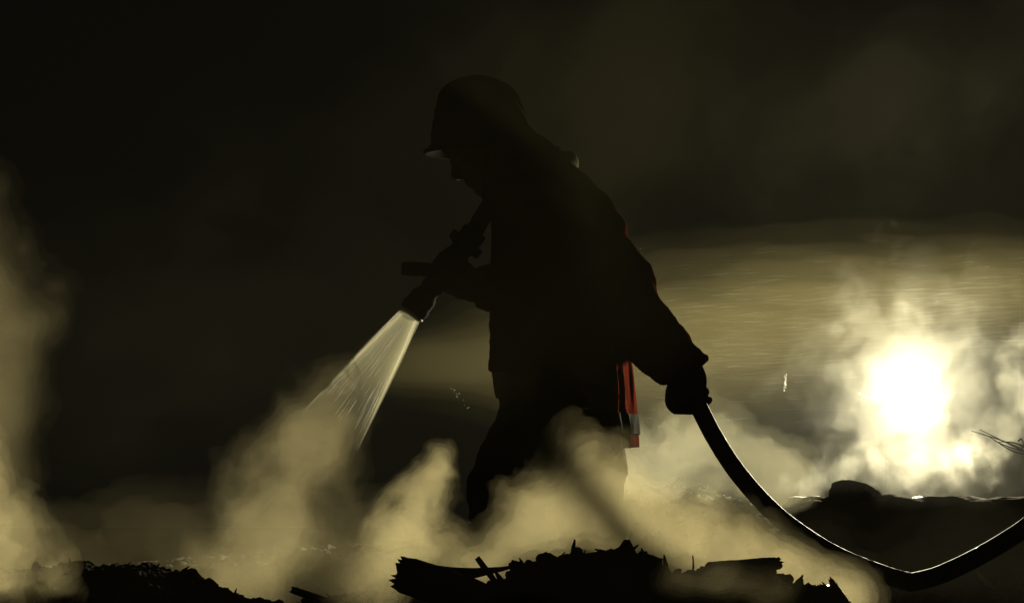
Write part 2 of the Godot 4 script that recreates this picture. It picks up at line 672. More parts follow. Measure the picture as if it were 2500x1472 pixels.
func shards(b: Dictionary, count: int, sd: int, label: String, group: String, lengths: Vector2, mat: Material) -> void:
	var rng := RandomNumberGenerator.new()
	rng.seed = sd
	for i in count:
		var x: float = lerpf(maxf(b.x0, b.get("from", -9.0)), b.x1, (i + rng.randf_range(0.1, 0.9)) / count)
		var q: float = rng.randf_range(-0.12, 0.12) * b.half
		var y: float = b.height.call(x, q)
		var tilt := rng.randf_range(-1.2, 1.2)
		var d := Vector3(sin(tilt), cos(tilt) * rng.randf_range(0.5, 1.0), rng.randf_range(-0.5, 0.5)).normalized()
		var l := rng.randf_range(lengths.x, lengths.y) * (0.6 + 0.8 * rng.randf() * rng.randf())
		var p := Vector3(x, y, b.z + q)
		var r := l * rng.randf_range(0.12, 0.3)
		var o := put("charred_splinter", splinter(-d * l * 0.5, d * l * 0.8, r, r * 0.15, sd * 100 + i, 5, 3), mat)
		o.position = p
		var where: String = ["left part", "middle", "right part"][clampi(int(3.0 * i / count), 0, 2)]
		var lean := "leaning left" if tilt < -0.35 else "leaning right" if tilt > 0.35 else "standing upright"
		var size := "tiny" if l < lerpf(lengths.x, lengths.y, 0.35) else "small"
		tag(o, "%s splinter %s on the %s of the %s" % [size, lean, where, label], "splinter", "%s, %s" % [group, where])

func rubble() -> void:
	# the bank behind the firefighter, on which the big log lies
	var rear := bank("rear_bank", "low dark bank of burnt debris behind the firefighter", [[-700, 1400], [200, 1390], [900, 1330], [1250, 1260], [1480, 1208], [1560, 1200], [1640, 1190], [1710, 1196], [1760, 1212], [1830, 1226], [1900, 1270], [2000, 1380], [2300, 1430], [2900, 1440]], -1.1, 0.7, 0.04, 11)
	rear["from"] = 0.2
	scatter("rear_debris", "small wet burnt debris strewn over the bank behind the firefighter", rear, 900, 21, 0.014, M.char)
	shards(rear, 26, 31, "rear bank", "splinters on the rear bank", Vector2(0.03, 0.07), M.wet_char)
	var log_ := thing("fallen_log", "long dark burnt log lying on the bank below the floodlight", "log", at(2200, 1370, -1.35))
	var la := at(2750, 1374, -1.35) - log_.position
	var lb := at(1915, 1364, -1.35) - log_.position
	put("trunk", torn_log(la, lb, px_size(150, -1.35), 5, 0.12), M.char, log_)
	for k in 7:
		var d := at(1960 + 95 * k, 1219 + k * 2, -1.35) - log_.position
		put("bark_piece", splinter(d - Vector3(0.05, 0.004, 0), d + Vector3(0.06, 0.004, 0), 0.014, 0.008, 300 + k, 6, 4), M.wet_char, log_)
	var blk := put("burnt_stump", stump_mesh(), M.char)
	blk.position = at(2090, 1200, -1.35)
	tag(blk, "chunky burnt stump sitting on top of the long log", "stump")
	var blk2 := put("burnt_chunk", flat(chunk(77, Vector3(0.085, 0.022, 0.07))), M.char)
	blk2.position = at(2478, 1226, -1.32)
	tag(blk2, "flat burnt chunk on the log at the right edge of the photo", "wood chunk")

	# the heaps in front
	var mid := bank("rubble_heap", "black heap of burnt rubble in the foreground under the firefighter", [[760, 1600], [880, 1510], [1000, 1500], [1150, 1472], [1220, 1440], [1262, 1404], [1300, 1378], [1330, 1366], [1380, 1374], [1410, 1362], [1440, 1368], [1490, 1352], [1525, 1342], [1560, 1356], [1600, 1380], [1625, 1404], [1680, 1416], [1735, 1404], [1800, 1398], [1880, 1404], [1930, 1420], [1980, 1445], [2050, 1480], [2150, 1520], [2300, 1560], [2600, 1620]], 2.1, 0.5, 0.05, 12)
	scatter("heap_debris", "burnt crumbs and lumps covering the foreground heap", mid, 2600, 22, 0.016, M.char)
	shards(mid, 60, 32, "foreground rubble heap", "splinters on the foreground heap", Vector2(0.02, 0.05), M.char)
	var peak := put("burnt_chunk", splinter(Vector3(-0.004, -0.035, 0), Vector3(0.004, 0.024, 0.0), 0.042, 0.006, 78, 7, 4, 0.3), M.char)
	peak.position = at(1525, 1345, 2.1)
	for c in [[1408, 1364, 0.024, 0.014, "rounded burnt lump left of the heap's peak"], [1470, 1354, 0.03, 0.012, "flat burnt lump just left of the heap's peak"], [1592, 1370, 0.022, 0.018, "blocky burnt lump just right of the heap's peak"], [1330, 1362, 0.02, 0.016, "small burnt lump on the heap's left shoulder"]]:
		var lump := put("burnt_chunk", chunk(int(c[0]), Vector3(c[2], c[3], c[2])), M.char)
		lump.position = at(c[0], c[1] + 4, 2.12)
		tag(lump, c[4], "wood chunk")
	tag(peak, "pointed burnt lump at the very top of the foreground heap", "wood chunk")
	var left := bank("rubble_heap", "low dark rubble heap at the lower left with smoke behind", [[-500, 1420], [60, 1400], [165, 1390], [200, 1382], [300, 1388], [365, 1384], [410, 1396], [470, 1412], [540, 1442], [600, 1466], [680, 1486], [760, 1476], [850, 1458], [930, 1450], [1000, 1452], [1100, 1490], [1300, 1560]], 1.2, 0.5, 0.035, 13)
	scatter("heap_debris", "burnt crumbs covering the low left heap", left, 1800, 23, 0.015, M.char)
	shards(left, 34, 33, "lower left heap", "splinters on the left heap", Vector2(0.02, 0.045), M.char)
	var lg := thing("charred_log", "thick charred log with a torn end left of the foreground heap", "log", at(1150, 1440, 2.3))
	put("trunk", torn_log(at(1420, 1560, 2.2) - lg.position, at(978, 1398, 2.35) - lg.position, px_size(46, 2.3), 8, 0.14), M.char, lg)
	var stick := put("charred_stick", splinter(at(1215, 1432, 2.2) - at(1185, 1392, 2.2), at(1164, 1362, 2.2) - at(1185, 1392, 2.2), px_size(8, 2.2), px_size(7, 2.2), 41, 8, 6, 0.12), M.char)
	stick.position = at(1185, 1392, 2.2)
	tag(stick, "thin charred stick leaning left beside the torn log", "stick")
	var plank := put("charred_plank", torn_log(at(1735, 1388, 2.1) - at(1815, 1378, 2.1), at(1900, 1376, 2.05) - at(1815, 1378, 2.1), px_size(16, 2.1), 15, 0.2, 2.2), M.char)
	plank.position = at(1815, 1378, 2.1)
	tag(plank, "flat charred plank end resting on the right of the heap", "plank")
	var spl := put("charred_splinter", splinter(Vector3(-0.03, -0.01, 0), at(1905, 1362, 2.1) - at(1865, 1378, 2.1), 0.012, 0.003, 51, 6, 4), M.char)
	spl.position = at(1865, 1378, 2.1)
	tag(spl, "torn splinter pointing right from the end of the charred plank", "splinter")
	var stub := put("charred_stub", torn_log(at(2080, 1510, 2.2) - at(2040, 1450, 2.2), at(2022, 1428, 2.2) - at(2040, 1450, 2.2), px_size(20, 2.2), 9, 0.35), M.wet_char)
	stub.position = at(2040, 1450, 2.2)
	tag(stub, "short wet charred stub standing at the bottom right of the heap", "log stub")
	var small := put("charred_branch", torn_log(at(840, 1482, 1.4) - at(750, 1450, 1.4), at(712, 1440, 1.4) - at(750, 1450, 1.4), px_size(9, 1.4), 10, 0.35), M.char)
	small.position = at(750, 1450, 1.4)
	tag(small, "short charred branch lying between the two front heaps", "branch")
	for s in [[1010, 1290, 385, 375, 20, "pointing up near the torn log's shaft"], [1345, 1380, 366, 348, 5, "thin and slanting right, left of the heap's peak"], [1515, 1452, 356, 341, 10, "slanting left just beside the heap's peak"], [1575, 1566, 362, 338, 9, "upright just right of the heap's peak"], [1630, 1622, 395, 354, 10, "standing tall right of the heap's peak"], [1690, 1692, 400, 356, 3, "hair-thin and upright left of the plank"], [1280, 1268, 385, 362, 8, "on the left shoulder of the foreground heap"], [1940, 1962, 428, 405, 9, "slanting right below the plank's torn end"], [1985, 1972, 450, 430, 10, "left of the wet stub at the heap's right foot"], [480, 452, 418, 397, 6, "slanting left on the low left heap's slope"], [368, 358, 392, 374, 7, "upright on top of the low left heap"]]:
		var zz: float = 2.12 if s[0] > 800 else 1.22
		var p := at(s[0], 1000 + s[2] + 8, zz)
		var o := put("charred_splinter", splinter(Vector3.ZERO, at(s[1], 1000 + s[3], zz) - p, px_size(s[4], zz), px_size(1.5, zz), int(s[0]), 6, 4), M.char)
		o.position = p
		tag(o, "larger jagged charred splinter %s" % s[5], "splinter", "larger splinters on the front heaps")
	# wet twigs at the right edge, catching the light
	var rng := RandomNumberGenerator.new()
	rng.seed = 6
	var tw := thing("broken_twigs", "bare wet twigs glinting beside the floodlight at the right edge", "twigs", at(2440, 1080, -1.7))
	for k in 7:
		var a := at(2560 - 12 * k, 1130 - 9 * k, -1.7 + 0.02 * k) - tw.position
		var b := at(2360 + 22 * k + rng.randf_range(-15, 15), 1040 + 9 * k + rng.randf_range(-12, 12), -1.7 + 0.03 * k) - tw.position
		put("twig", tube(curve([a, a.lerp(b, 0.5) + Vector3(0, rng.randf_range(-0.02, 0.02), 0), b], 6), [0.004, 0.0025, 0.001], 6, 0.2, k), M.char, tw)
	put("stem", tube(PackedVector3Array([at(2560, 1130, -1.7) - tw.position, at(2620, 1330, -1.7) - tw.position]), [0.008, 0.012], 8), M.wet_char, tw)

func stump_mesh() -> ArrayMesh:
	var z := -1.35
	var c := at(2090, 1200, z)
	var rows := [[1236, 2006, 2182], [1222, 2014, 2176], [1212, 2024, 2160], [1200, 2030, 2148], [1190, 2033, 2138], [1181, 2037, 2118], [1175, 2046, 2084], [1172, 2058, 2070]]
	var n := FastNoiseLite.new()
	n.seed = 4
	n.frequency = 9.0
	var v := PackedVector3Array()
	var idx := PackedInt32Array()
	var sides := 30
	for r in rows:
		var p0 := at(r[1], r[0], z) - c
		var p1 := at(r[2], r[0], z) - c
		for s in sides:
			var a := TAU * s / sides
			var e := Vector3(signf(cos(a)) * pow(absf(cos(a)), 0.75), 0, signf(sin(a)) * pow(absf(sin(a)), 0.75))
			var q := (p0 + p1) / 2.0 + Vector3(e.x * (p1.x - p0.x) / 2.0, 0, e.z * 0.085)
			v.append(q + Vector3(e.x, 0.3, e.z) * 0.012 * n.get_noise_3dv(q * 3.0))
	for i in rows.size() - 1:
		for s in sides:
			var p := i * sides + s
			var q := i * sides + (s + 1) % sides
			idx.append_array([p, q, p + sides, q, q + sides, p + sides])
	for e in 2:
		var row := 0 if e == 0 else (rows.size() - 1) * sides
		var mid := Vector3.ZERO
		for s in sides: mid += v[row + s] / sides
		v.append(mid)
		for s in sides:
			if e == 0: idx.append_array([v.size() - 1, row + (s + 1) % sides, row + s])
			else: idx.append_array([v.size() - 1, row + s, row + (s + 1) % sides])
	return solid(v, idx)

# ------------------------------------------------------------------ the firefighter
# a gloved hand closed round a rod: c the middle of the grip, axis along the rod, palm from the rod towards the palm, r the rod's radius
func glove(g: Grid, c: Vector3, axis: Vector3, palm: Vector3, r: float, wrist: Vector3, way := 1.0) -> void:
	var t := axis.normalized()
	var n := (palm - t * palm.dot(t)).normalized()
	var s := t.cross(n) * way
	var ring := func(a: float, rr: float, along: float) -> Vector3: return c + t * along + (n * cos(a) + s * sin(a)) * rr
	g.egg(c + n * (r + 0.018), Basis(t, n, t.cross(n)), Vector3(0.05, 0.024, 0.042), 0.012)
	var tips := [2.9, 3.2, 3.1, 2.6]
	for f in 4:
		var along := -0.036 + 0.0245 * f
		var pts := []
		for k in 7:
			var a: float = lerpf(0.7, tips[f] + 0.5, k / 6.0)
			pts.append([ring.call(a, r + 0.012 + (0.004 if k == 2 or k == 4 else 0.0), along + 0.004 * sin(a)), 0.0125 - 0.0004 * k])
		g.chain(pts, 0.004)
	var thumb := []
	for k in 5:
		var a := lerpf(-0.5, -2.6, k / 4.0)
		thumb.append([ring.call(a, r + 0.014, -0.03 - 0.012 * sin(absf(a))), 0.0145 - 0.0007 * k])
	g.chain(thumb, 0.006)
	g.bone(c + n * (r + 0.02), wrist, 0.036, 0.037, 0.02)

func person() -> void:
	var who := thing("person", "firefighter in dark helmet and red coat, stooping to spray smoking rubble", "person")

	# ---- the body under the clothes, with the head on it
	var hc := at(1180, 358)
	var f := Vector3(-0.82, -0.57, 0).normalized()
	var u := Vector3(-0.57, 0.82, 0).normalized()
	var b := Grid.new(at(1020, 560, 0.2) + Vector3(0, -1.35, -0.45), at(1760, 200, 0) + Vector3(0, 0, 0.45), 0.02)
	var hip := at(1390, 960)
	var chest := at(1345, 560)
	b.chain([[at(1290, 430), 0.065], [chest, 0.14], [at(1370, 780), 0.14], [hip, 0.15]], 0.05)
	b.chain([[at(1370, 500, -0.17), 0.06], [at(1290, 690, -0.24), 0.045], [at(1135, 692, -0.06), 0.034]], 0.04)
	b.chain([[at(1410, 510, 0.17), 0.06], [at(1560, 790, 0.2), 0.046], [at(1670, 930, 0.13), 0.034]], 0.04)
	b.chain([[at(1370, 980, 0.1), 0.1], [at(1235, 1215, 0.13), 0.065], [at(1290, 1570, 0.12), 0.045]], 0.04)
	b.chain([[at(1430, 980, -0.1), 0.1], [at(1450, 1290, -0.1), 0.065], [at(1490, 1570, -0.1), 0.045]], 0.04)
	b.bone(at(1290, 430), hc - u * 0.03 - f * 0.02, 0.062, 0.058, 0.03)
	b.egg(hc + u * 0.02, Basis(f, u, f.cross(u)), Vector3(0.082, 0.09, 0.066), 0.03)
	var hd := Grid.new(hc - Vector3(0.17, 0.19, 0.13), hc + Vector3(0.17, 0.17, 0.13), 0.0055)
	var hb := Basis(f, u, f.cross(u))
	hd.egg(hc + u * 0.03 - f * 0.008, hb, Vector3(0.1, 0.098, 0.078), 0.01)
	hd.egg(hc - u * 0.045 + f * 0.03, hb, Vector3(0.066, 0.075, 0.062), 0.03)
	hd.egg(hc - u * 0.1 + f * 0.07, hb, Vector3(0.026, 0.022, 0.03), 0.025)             # chin
	hd.chain([[hc + u * 0.015 + f * 0.092, 0.011], [hc - u * 0.022 + f * 0.112, 0.0135], [hc - u * 0.03 + f * 0.1, 0.014]], 0.012)   # nose
	for s in [-1.0, 1.0]:
		var side: Vector3 = hb.z * s
		hd.bone(hc + u * 0.022 + f * 0.09 + side * 0.012, hc + u * 0.02 + f * 0.075 + side * 0.05, 0.012, 0.01, 0.012)   # brow
		hd.egg(hc - u * 0.02 + f * 0.065 + side * 0.04, hb, Vector3(0.024, 0.02, 0.022), 0.02)           # cheek
		hd.egg(hc - u * 0.032 + f * 0.1 + side * 0.013, hb, Vector3(0.011, 0.008, 0.009), 0.006)
		hd.egg(hc - u * 0.01 - f * 0.008 + side * 0.076, hb, Vector3(0.018, 0.03, 0.008), 0.006)         # ear
		hd.egg(hc + u * 0.003 + f * 0.081 + side * 0.031, hb, Vector3(0.011, 0.01, 0.014), 0.004)        # eye
	hd.bone(hc - u * 0.058 + f * 0.098 + hb.z * 0.018, hc - u * 0.058 + f * 0.098 - hb.z * 0.018, 0.008, 0.008, 0.006)
	hd.bone(hc - u * 0.07 + f * 0.095 + hb.z * 0.014, hc - u * 0.07 + f * 0.095 - hb.z * 0.014, 0.0085, 0.0085, 0.006)
	hd.bone(hc - u * 0.05 - f * 0.01, at(1290, 430), 0.055, 0.06, 0.03)
	var whole := SurfaceTool.new()
	whole.begin(Mesh.PRIMITIVE_TRIANGLES)
	whole.append_from(surface_of(b), 0, Transform3D.IDENTITY)
	whole.append_from(surface_of(hd), 0, Transform3D.IDENTITY)
	put("body", whole.commit(), M.skin, who)

	# ---- coat
	var lo := at(1150, 1130) + Vector3(0, 0, -0.42)
	var hi := at(1770, 360) + Vector3(0, 0, 0.42)
	var g := Grid.new(lo, hi, 0.0105)
	var rows := []
	for r in [[372, 1262, 1352, 0.085, 0.0], [392, 1245, 1385, 0.1, 0.0], [425, 1215, 1425, 0.13, 0.0], [470, 1202, 1465, 0.19, 0.0], [530, 1199, 1500, 0.235, 0.0], [600, 1199, 1520, 0.245, 0.0], [700, 1197, 1535, 0.24, 0.0], [800, 1197, 1528, 0.225, 0.0], [850, 1199, 1508, 0.22, 0.0], [880, 1198, 1512, 0.225, 0.0], [903, 1195, 1514, 0.226, 0.0], [912, 1210, 1514, 0.226, 0.0], [960, 1214, 1516, 0.226, 0.0], [985, 1224, 1518, 0.226, 0.0], [1030, 1206, 1520, 0.226, 0.0], [1080, 1202, 1522, 0.226, 0.0], [1130, 1200, 1524, 0.226, 0.0]]:
		rows.append([at(0, r[0]).y, at(r[1], 0).x, at(r[2], 0).x, r[3], r[4]])
	g.loft(rows, 0.02)
	# the near sleeve hangs back to the hose, the far one reaches for the nozzle
	g.chain([[at(1395, 505, 0.13), 0.095], [at(1438, 572, 0.19), 0.102], [at(1505, 690, 0.21), 0.098], [at(1575, 815, 0.2), 0.088], [at(1640, 868, 0.16), 0.071], [at(1690, 907, 0.14), 0.066], [at(1740, 965, 0.12), 0.066]], 0.03)
	g.chain([[at(1350, 480, -0.13), 0.1], [at(1310, 580, -0.21), 0.1], [at(1270, 690, -0.23), 0.085], [at(1200, 705, -0.15), 0.058], [at(1160, 700, -0.1), 0.05]], 0.03)
	var wr := FastNoiseLite.new()
	wr.seed = 8
	wr.frequency = 5.0
	wr.fractal_octaves = 3
	var hem0 := at(1200, 1000)
	var hem1 := at(1566, 1086)
	var slope := (hem1.y - hem0.y) / (hem1.x - hem0.x)
	var cuff := at(1693, 908, 0.14)
	var along := Vector3(0.62, -0.78, -0.08).normalized()
	var fold_from := at(0, 760).y
	var fold_to := at(0, 960).y
	g.shift(func(p: Vector3, d: float) -> float:
		var k := clampf((fold_from - p.y) / (fold_from - fold_to), 0.0, 1.0)
		var e := d + 0.014 * wr.get_noise_3dv(p * Vector3(1.0, 1.2, 1.0)) + 0.007 * wr.get_noise_3dv(p * Vector3(3.0, 3.6, 3.0)) + 0.014 * k * sin(atan2(p.z, p.x - 0.16) * 13.0 + p.y * 7.0 + 2.0 * wr.get_noise_3dv(p * 0.7)) * clampf((p.x - 0.2) * 6.0, 0.0, 1.0)
		if p.x > cuff.x - 0.12: e = minf(e, (cuff - p).dot(along))
		return minf(e, p.y - (hem0.y + (p.x - hem0.x) * slope))
	, 0.14)
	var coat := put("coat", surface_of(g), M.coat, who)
	var strips := Grid.new(lo, hi, 0.0105)
	strips.v = g.v.duplicate()
	strips.shift(func(p: Vector3, d: float) -> float:
		var up := p.y - (hem0.y + (p.x - hem0.x) * slope)
		return minf(d + 0.005, minf(up - 0.035, 0.115 - up))
	, 0.3)
	put("reflective_strip", surface_of(strips), M.strip, coat)
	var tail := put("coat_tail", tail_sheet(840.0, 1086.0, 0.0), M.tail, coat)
	tail.set_meta("label", "red tail of the coat painted lighter where it catches the light")
	put("reflective_strip", tail_sheet(1012.0, 1058.0, 0.004), M.strip, coat)
	put("collar", tube(curve([at(1222, 452, 0.0), at(1265, 425, 0.1), at(1330, 395, 0.11), at(1385, 398, 0.0), at(1330, 395, -0.11), at(1265, 425, -0.1), at(1222, 452, 0.0)], 8), [0.03, 0.034, 0.03], 12, 0.06, 3), M.trousers, coat)

	# ---- trousers and boots
	var tr := Grid.new(at(1080, 1580) + Vector3(0, 0, -0.33), at(1620, 880) + Vector3(0, 0, 0.33), 0.013)
	tr.bone(at(1370, 930, 0), at(1385, 1010, 0), 0.17, 0.19, 0.05)
	tr.chain([[at(1345, 1000, 0.12), 0.15], [at(1285, 1110, 0.13), 0.118], [at(1232, 1205, 0.14), 0.108], [at(1250, 1330, 0.14), 0.092], [at(1290, 1530, 0.13), 0.085]], 0.04)
	tr.chain([[at(1420, 1000, -0.11), 0.15], [at(1437, 1130, -0.11), 0.108], [at(1446, 1290, -0.11), 0.1], [at(1480, 1530, -0.11), 0.085]], 0.04)
	tr.shift(func(p: Vector3, d: float) -> float: return d + 0.02 * wr.get_noise_3dv(p * Vector3(1.0, 1.6, 1.0)), 0.06)
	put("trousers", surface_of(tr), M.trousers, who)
	for k in 2:
		var z := 0.13 if k == 0 else -0.11
		var ax := 1290.0 if k == 0 else 1485.0
		var bt := Grid.new(at(ax - 260, 1602) + Vector3(0, 0, z - 0.12), at(ax + 110, 1480) + Vector3(0, 0, z + 0.12), 0.011)
		var a := at(ax, 1515, 0) + Vector3(0, 0, z)
		bt.bone(a, Vector3(a.x + 0.01, 0.07, z), 0.068, 0.06, 0.02)
		bt.bone(Vector3(a.x + 0.02, 0.05, z), Vector3(a.x - 0.18, 0.042, z), 0.048, 0.045, 0.03, Vector3(1, 1, 0.9))
		bt.shift(func(p: Vector3, d: float) -> float: return minf(d, p.y - 0.004), 0.2)
		put("boot", surface_of(bt), M.boot, who)

	# ---- gloves
	var gn := Grid.new(at(1600, 1020) + Vector3(0, 0, -0.02), at(1770, 830) + Vector3(0, 0, 0.3), 0.006)
	glove(gn, at(1690, 962, 0.13), Vector3(0.45, -0.89, 0.02), Vector3(-1, -0.2, 0.25), 0.028, at(1672, 925, 0.14), 1.0)
	gn.bone(at(1672, 880, 0.15), at(1690, 925, 0.14), 0.044, 0.042, 0.015)
	put("glove", surface_of(gn), M.glove, who)
	var gf := Grid.new(at(1040, 790) + Vector3(0, 0, -0.16), at(1215, 600) + Vector3(0, 0, 0.14), 0.006)
	glove(gf, at(1103, 668, 0.0), Vector3(0.58, 0.815, 0), Vector3(0.8, -0.55, -0.3), 0.034, at(1150, 697, -0.08), -1.0)
	gf.chain([[at(1140, 695, -0.07), 0.044], [at(1195, 705, -0.14), 0.055]], 0.02)
	put("glove", surface_of(gf), M.glove, who)

	helmet(who)

# the tail of the coat hangs off the hips in loose folds, its hem rising to the near side
func tail_sheet(top: float, low: float, out: float) -> ArrayMesh:
	var v := PackedVector3Array()
	var idx := PackedInt32Array()
	var nu := 46
	var nv := 24
	for side in 2:
		for j in nv:
			for i in nu:
				var u := float(i) / (nu - 1)
				var t := float(j) / (nv - 1)
				var z := lerpf(-0.2, 0.235, u)
				var y := lerpf(top, low, t) + 14.0 * u * (1.0 if low > 1080.0 else 0.4) * t
				var k := clampf((y - 840.0) / 246.0, 0.0, 1.0)
				var back := lerpf(1532.0, 1566.0, sqrt(k)) - pow(maxf(z + 0.06, 0.0) / 0.295, 1.25) * lerpf(42.0, 80.0, k)
				back -= pow(maxf(-z - 0.06, 0.0) / 0.14, 2.0) * 20.0
				back += (3.0 + 5.5 * k) * (sin(u * 26.0 + 4.5 * k + 2.2 * sin(u * 5.0 + k * 2.0)) + 0.4 * sin(u * 43.0 - 4.0 * k)) * clampf(u * 3.0 - 0.6, 0.0, 1.0) * (0.55 + 0.45 * sin(k * 4.0 + u * 14.0))
				var p := at(back, y, 0.0) + Vector3(out, 0, z)
				if side == 1: p -= Vector3(0.006 + out * 0.5, 0, 0.002)
				v.append(p)
	var n := nu * nv
	for j in nv - 1:
		for i in nu - 1:
			var a := j * nu + i
			idx.append_array([a, a + nu, a + 1, a + 1, a + nu, a + nu + 1])
			idx.append_array([n + a, n + a + 1, n + a + nu, n + a + 1, n + a + nu + 1, n + a + nu])
	for i in nu - 1:
		idx.append_array([i, i + 1, n + i, i + 1, n + i + 1, n + i])
		var b := (nv - 1) * nu + i
		idx.append_array([b, n + b, b + 1, b + 1, n + b, n + b + 1])
	for j in nv - 1:
		var a := j * nu
		idx.append_array([a, n + a, a + nu, a + nu, n + a, n + a + nu])
		var b := a + nu - 1
		idx.append_array([b, b + nu, n + b, b + nu, n + b + nu, n + b])
	return solid(v, idx)

func helmet(who: Node3D) -> void:
	# rings from the crown to the rim: [photo y of front, photo y of back, front x, back x, half width]
	var rings := [[196, 196, 1160, 1180, 0.008], [200, 201, 1125, 1210, 0.042], [214, 216, 1093, 1238, 0.078], [238, 240, 1072, 1259, 0.102], [270, 275, 1060, 1279, 0.118], [310, 306, 1057, 1295, 0.126], [340, 326, 1056, 1310, 0.13], [352, 336, 1051, 1328, 0.14], [364, 352, 1042, 1350, 0.152], [374, 368, 1036, 1366, 0.16], [378, 372, 1036, 1366, 0.16], [374, 374, 1046, 1352, 0.15], [362, 360, 1062, 1325, 0.136], [340, 345, 1068, 1300, 0.122]]
	var v := PackedVector3Array()
	var idx := PackedInt32Array()
	var sides := 48
	for r in rings:
		var a := at(r[2], r[0])
		var b := at(r[3], r[1])
		for s in sides:
			var g := TAU * s / sides
			var t := (1.0 - cos(g)) / 2.0
			var p := a.lerp(b, t)
			p.z = sin(g) * r[4]
			v.append(p)
	for i in rings.size() - 1:
		for s in sides:
			var p := i * sides + s
			var q := i * sides + (s + 1) % sides
			idx.append_array([p, q, p + sides, q, q + sides, p + sides])
	for s in sides:
		if s > 0 and s < sides - 1: idx.append_array([0, s + 1, s])
	var last := (rings.size() - 1) * sides
	for s in sides:
		if s > 0 and s < sides - 1: idx.append_array([last, last + s, last + s + 1])
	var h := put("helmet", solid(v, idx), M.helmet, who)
	put("comb", tube(curve([at(1066, 300), at(1078, 235), at(1112, 206), at(1165, 195), at(1215, 206), at(1255, 232), at(1285, 300)], 8), [0.006, 0.013, 0.015, 0.013, 0.006], 10), M.helmet, h)
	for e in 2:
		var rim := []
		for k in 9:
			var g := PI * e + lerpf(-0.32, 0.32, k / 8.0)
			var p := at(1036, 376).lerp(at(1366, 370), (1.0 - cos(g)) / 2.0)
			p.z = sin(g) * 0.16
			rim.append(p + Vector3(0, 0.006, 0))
		put("rim_highlight", tube(curve(rim, 2), [0.004, 0.008, 0.004], 8, 0.0, 1, 0.5), M.highlight_tan, h)  # painted highlight: paler arcs only at the front and back of the brim
	put("front_badge", box(Vector3(0.01, 0.06, 0.05), Transform3D(Basis.from_euler(Vector3(0, 0, -0.12)), at(1058, 318)), 0.004), M.helmet, h)
	put("chin_strap", tube(curve([at(1190, 372, 0.1), at(1182, 440, 0.07), at(1180, 482, 0.0), at(1182, 440, -0.07), at(1190, 372, -0.1)], 8), [0.006, 0.006], 8), M.helmet, h)

# ------------------------------------------------------------------ hose and nozzle
func hose() -> void:
	var path := curve([at(1152, 576, 0.0), at(1190, 510, -0.03), at(1235, 450, -0.14), at(1310, 440, -0.3), at(1400, 540, -0.36), at(1500, 720, -0.34), at(1600, 870, -0.12), at(1655, 915, 0.06), at(1690, 962, 0.13), at(1742, 1062, 0.15), at(1800, 1152, 0.2), at(1880, 1242, 0.26), at(1960, 1306, 0.31), at(2050, 1360, 0.36), at(2150, 1400, 0.4), at(2215, 1419, 0.42), at(2235, 1420, 0.42), at(2300, 1402, 0.4), at(2400, 1354, 0.38), at(2500, 1292, 0.34), at(2600, 1215, 0.28), at(2750, 1180, 0.1), at(2900, 1500, -0.2)], 10)
	var o := put("fire_hose", tube(path, [0.026, 0.026], 20, 0.012, 4), M.rubber)
	tag(o, "thick black fire hose curving from the firefighter's hand to the right", "hose")

func nozzle() -> void:
	var a := at(1152, 576)
	var tip := at(1004, 765)
	var d := (tip - a).normalized()
	var n := thing("hose_nozzle", "dark fire hose nozzle pointing down left, spraying water", "nozzle", a)
	var px := 0.0012
	put("coupling", lathe([[-0.02, 0.0], [-0.02, 0.033], [-0.014, 0.038], [0.012, 0.038], [0.016, 0.034], [0.02, 0.04], [0.046, 0.04], [0.05, 0.034], [0.05, 0.0]], Vector3.ZERO, d), M.black_metal, n)
	var side := d.cross(Vector3.BACK).normalized()
	for k in 4:
		var g := TAU * k / 4.0 + 0.25
		var r := side * cos(g) + Vector3.BACK * sin(g)
		put("coupling_lug", box(Vector3(0.03, 0.018, 0.018), Transform3D(Basis(d, r, d.cross(r)), d * (0.0 if k % 2 else 0.03) + r * 0.045), 0.005), M.black_metal, n)
	put("valve_body", lathe([[0.05, 0.0], [0.05, 0.03], [0.07, 0.036], [0.1, 0.045], [0.13, 0.045], [0.15, 0.036], [0.17, 0.031], [0.17, 0.0]], Vector3.ZERO, d), M.black_metal, n)
	var h0 := at(1085, 660) - a
	var h1 := at(980, 656) - a
	put("handle", tube(curve([h0, h0.lerp(h1, 0.4), h1], 6), [0.016, 0.0175, 0.02, 0.022, 0.019], 14), M.black_metal, n)
	put("barrel", lathe([[0.17, 0.0], [0.17, 0.03], [0.19, 0.034], [0.2, 0.03], [0.212, 0.031], [0.222, 0.037], [0.235, 0.041], [0.24, 0.0385], [0.246, 0.041], [0.252, 0.0385], [0.258, 0.042], [0.266, 0.043], [0.284, 0.04], [0.288, 0.034], [0.276, 0.03], [0.27, 0.0]], Vector3.ZERO, d), M.black_metal, n)
	put("tip_ring", lathe([[0.2845, 0.0385], [0.2845, 0.0405], [0.291, 0.039], [0.291, 0.0355], [0.2845, 0.0385]], Vector3.ZERO, d), M.metal, n)

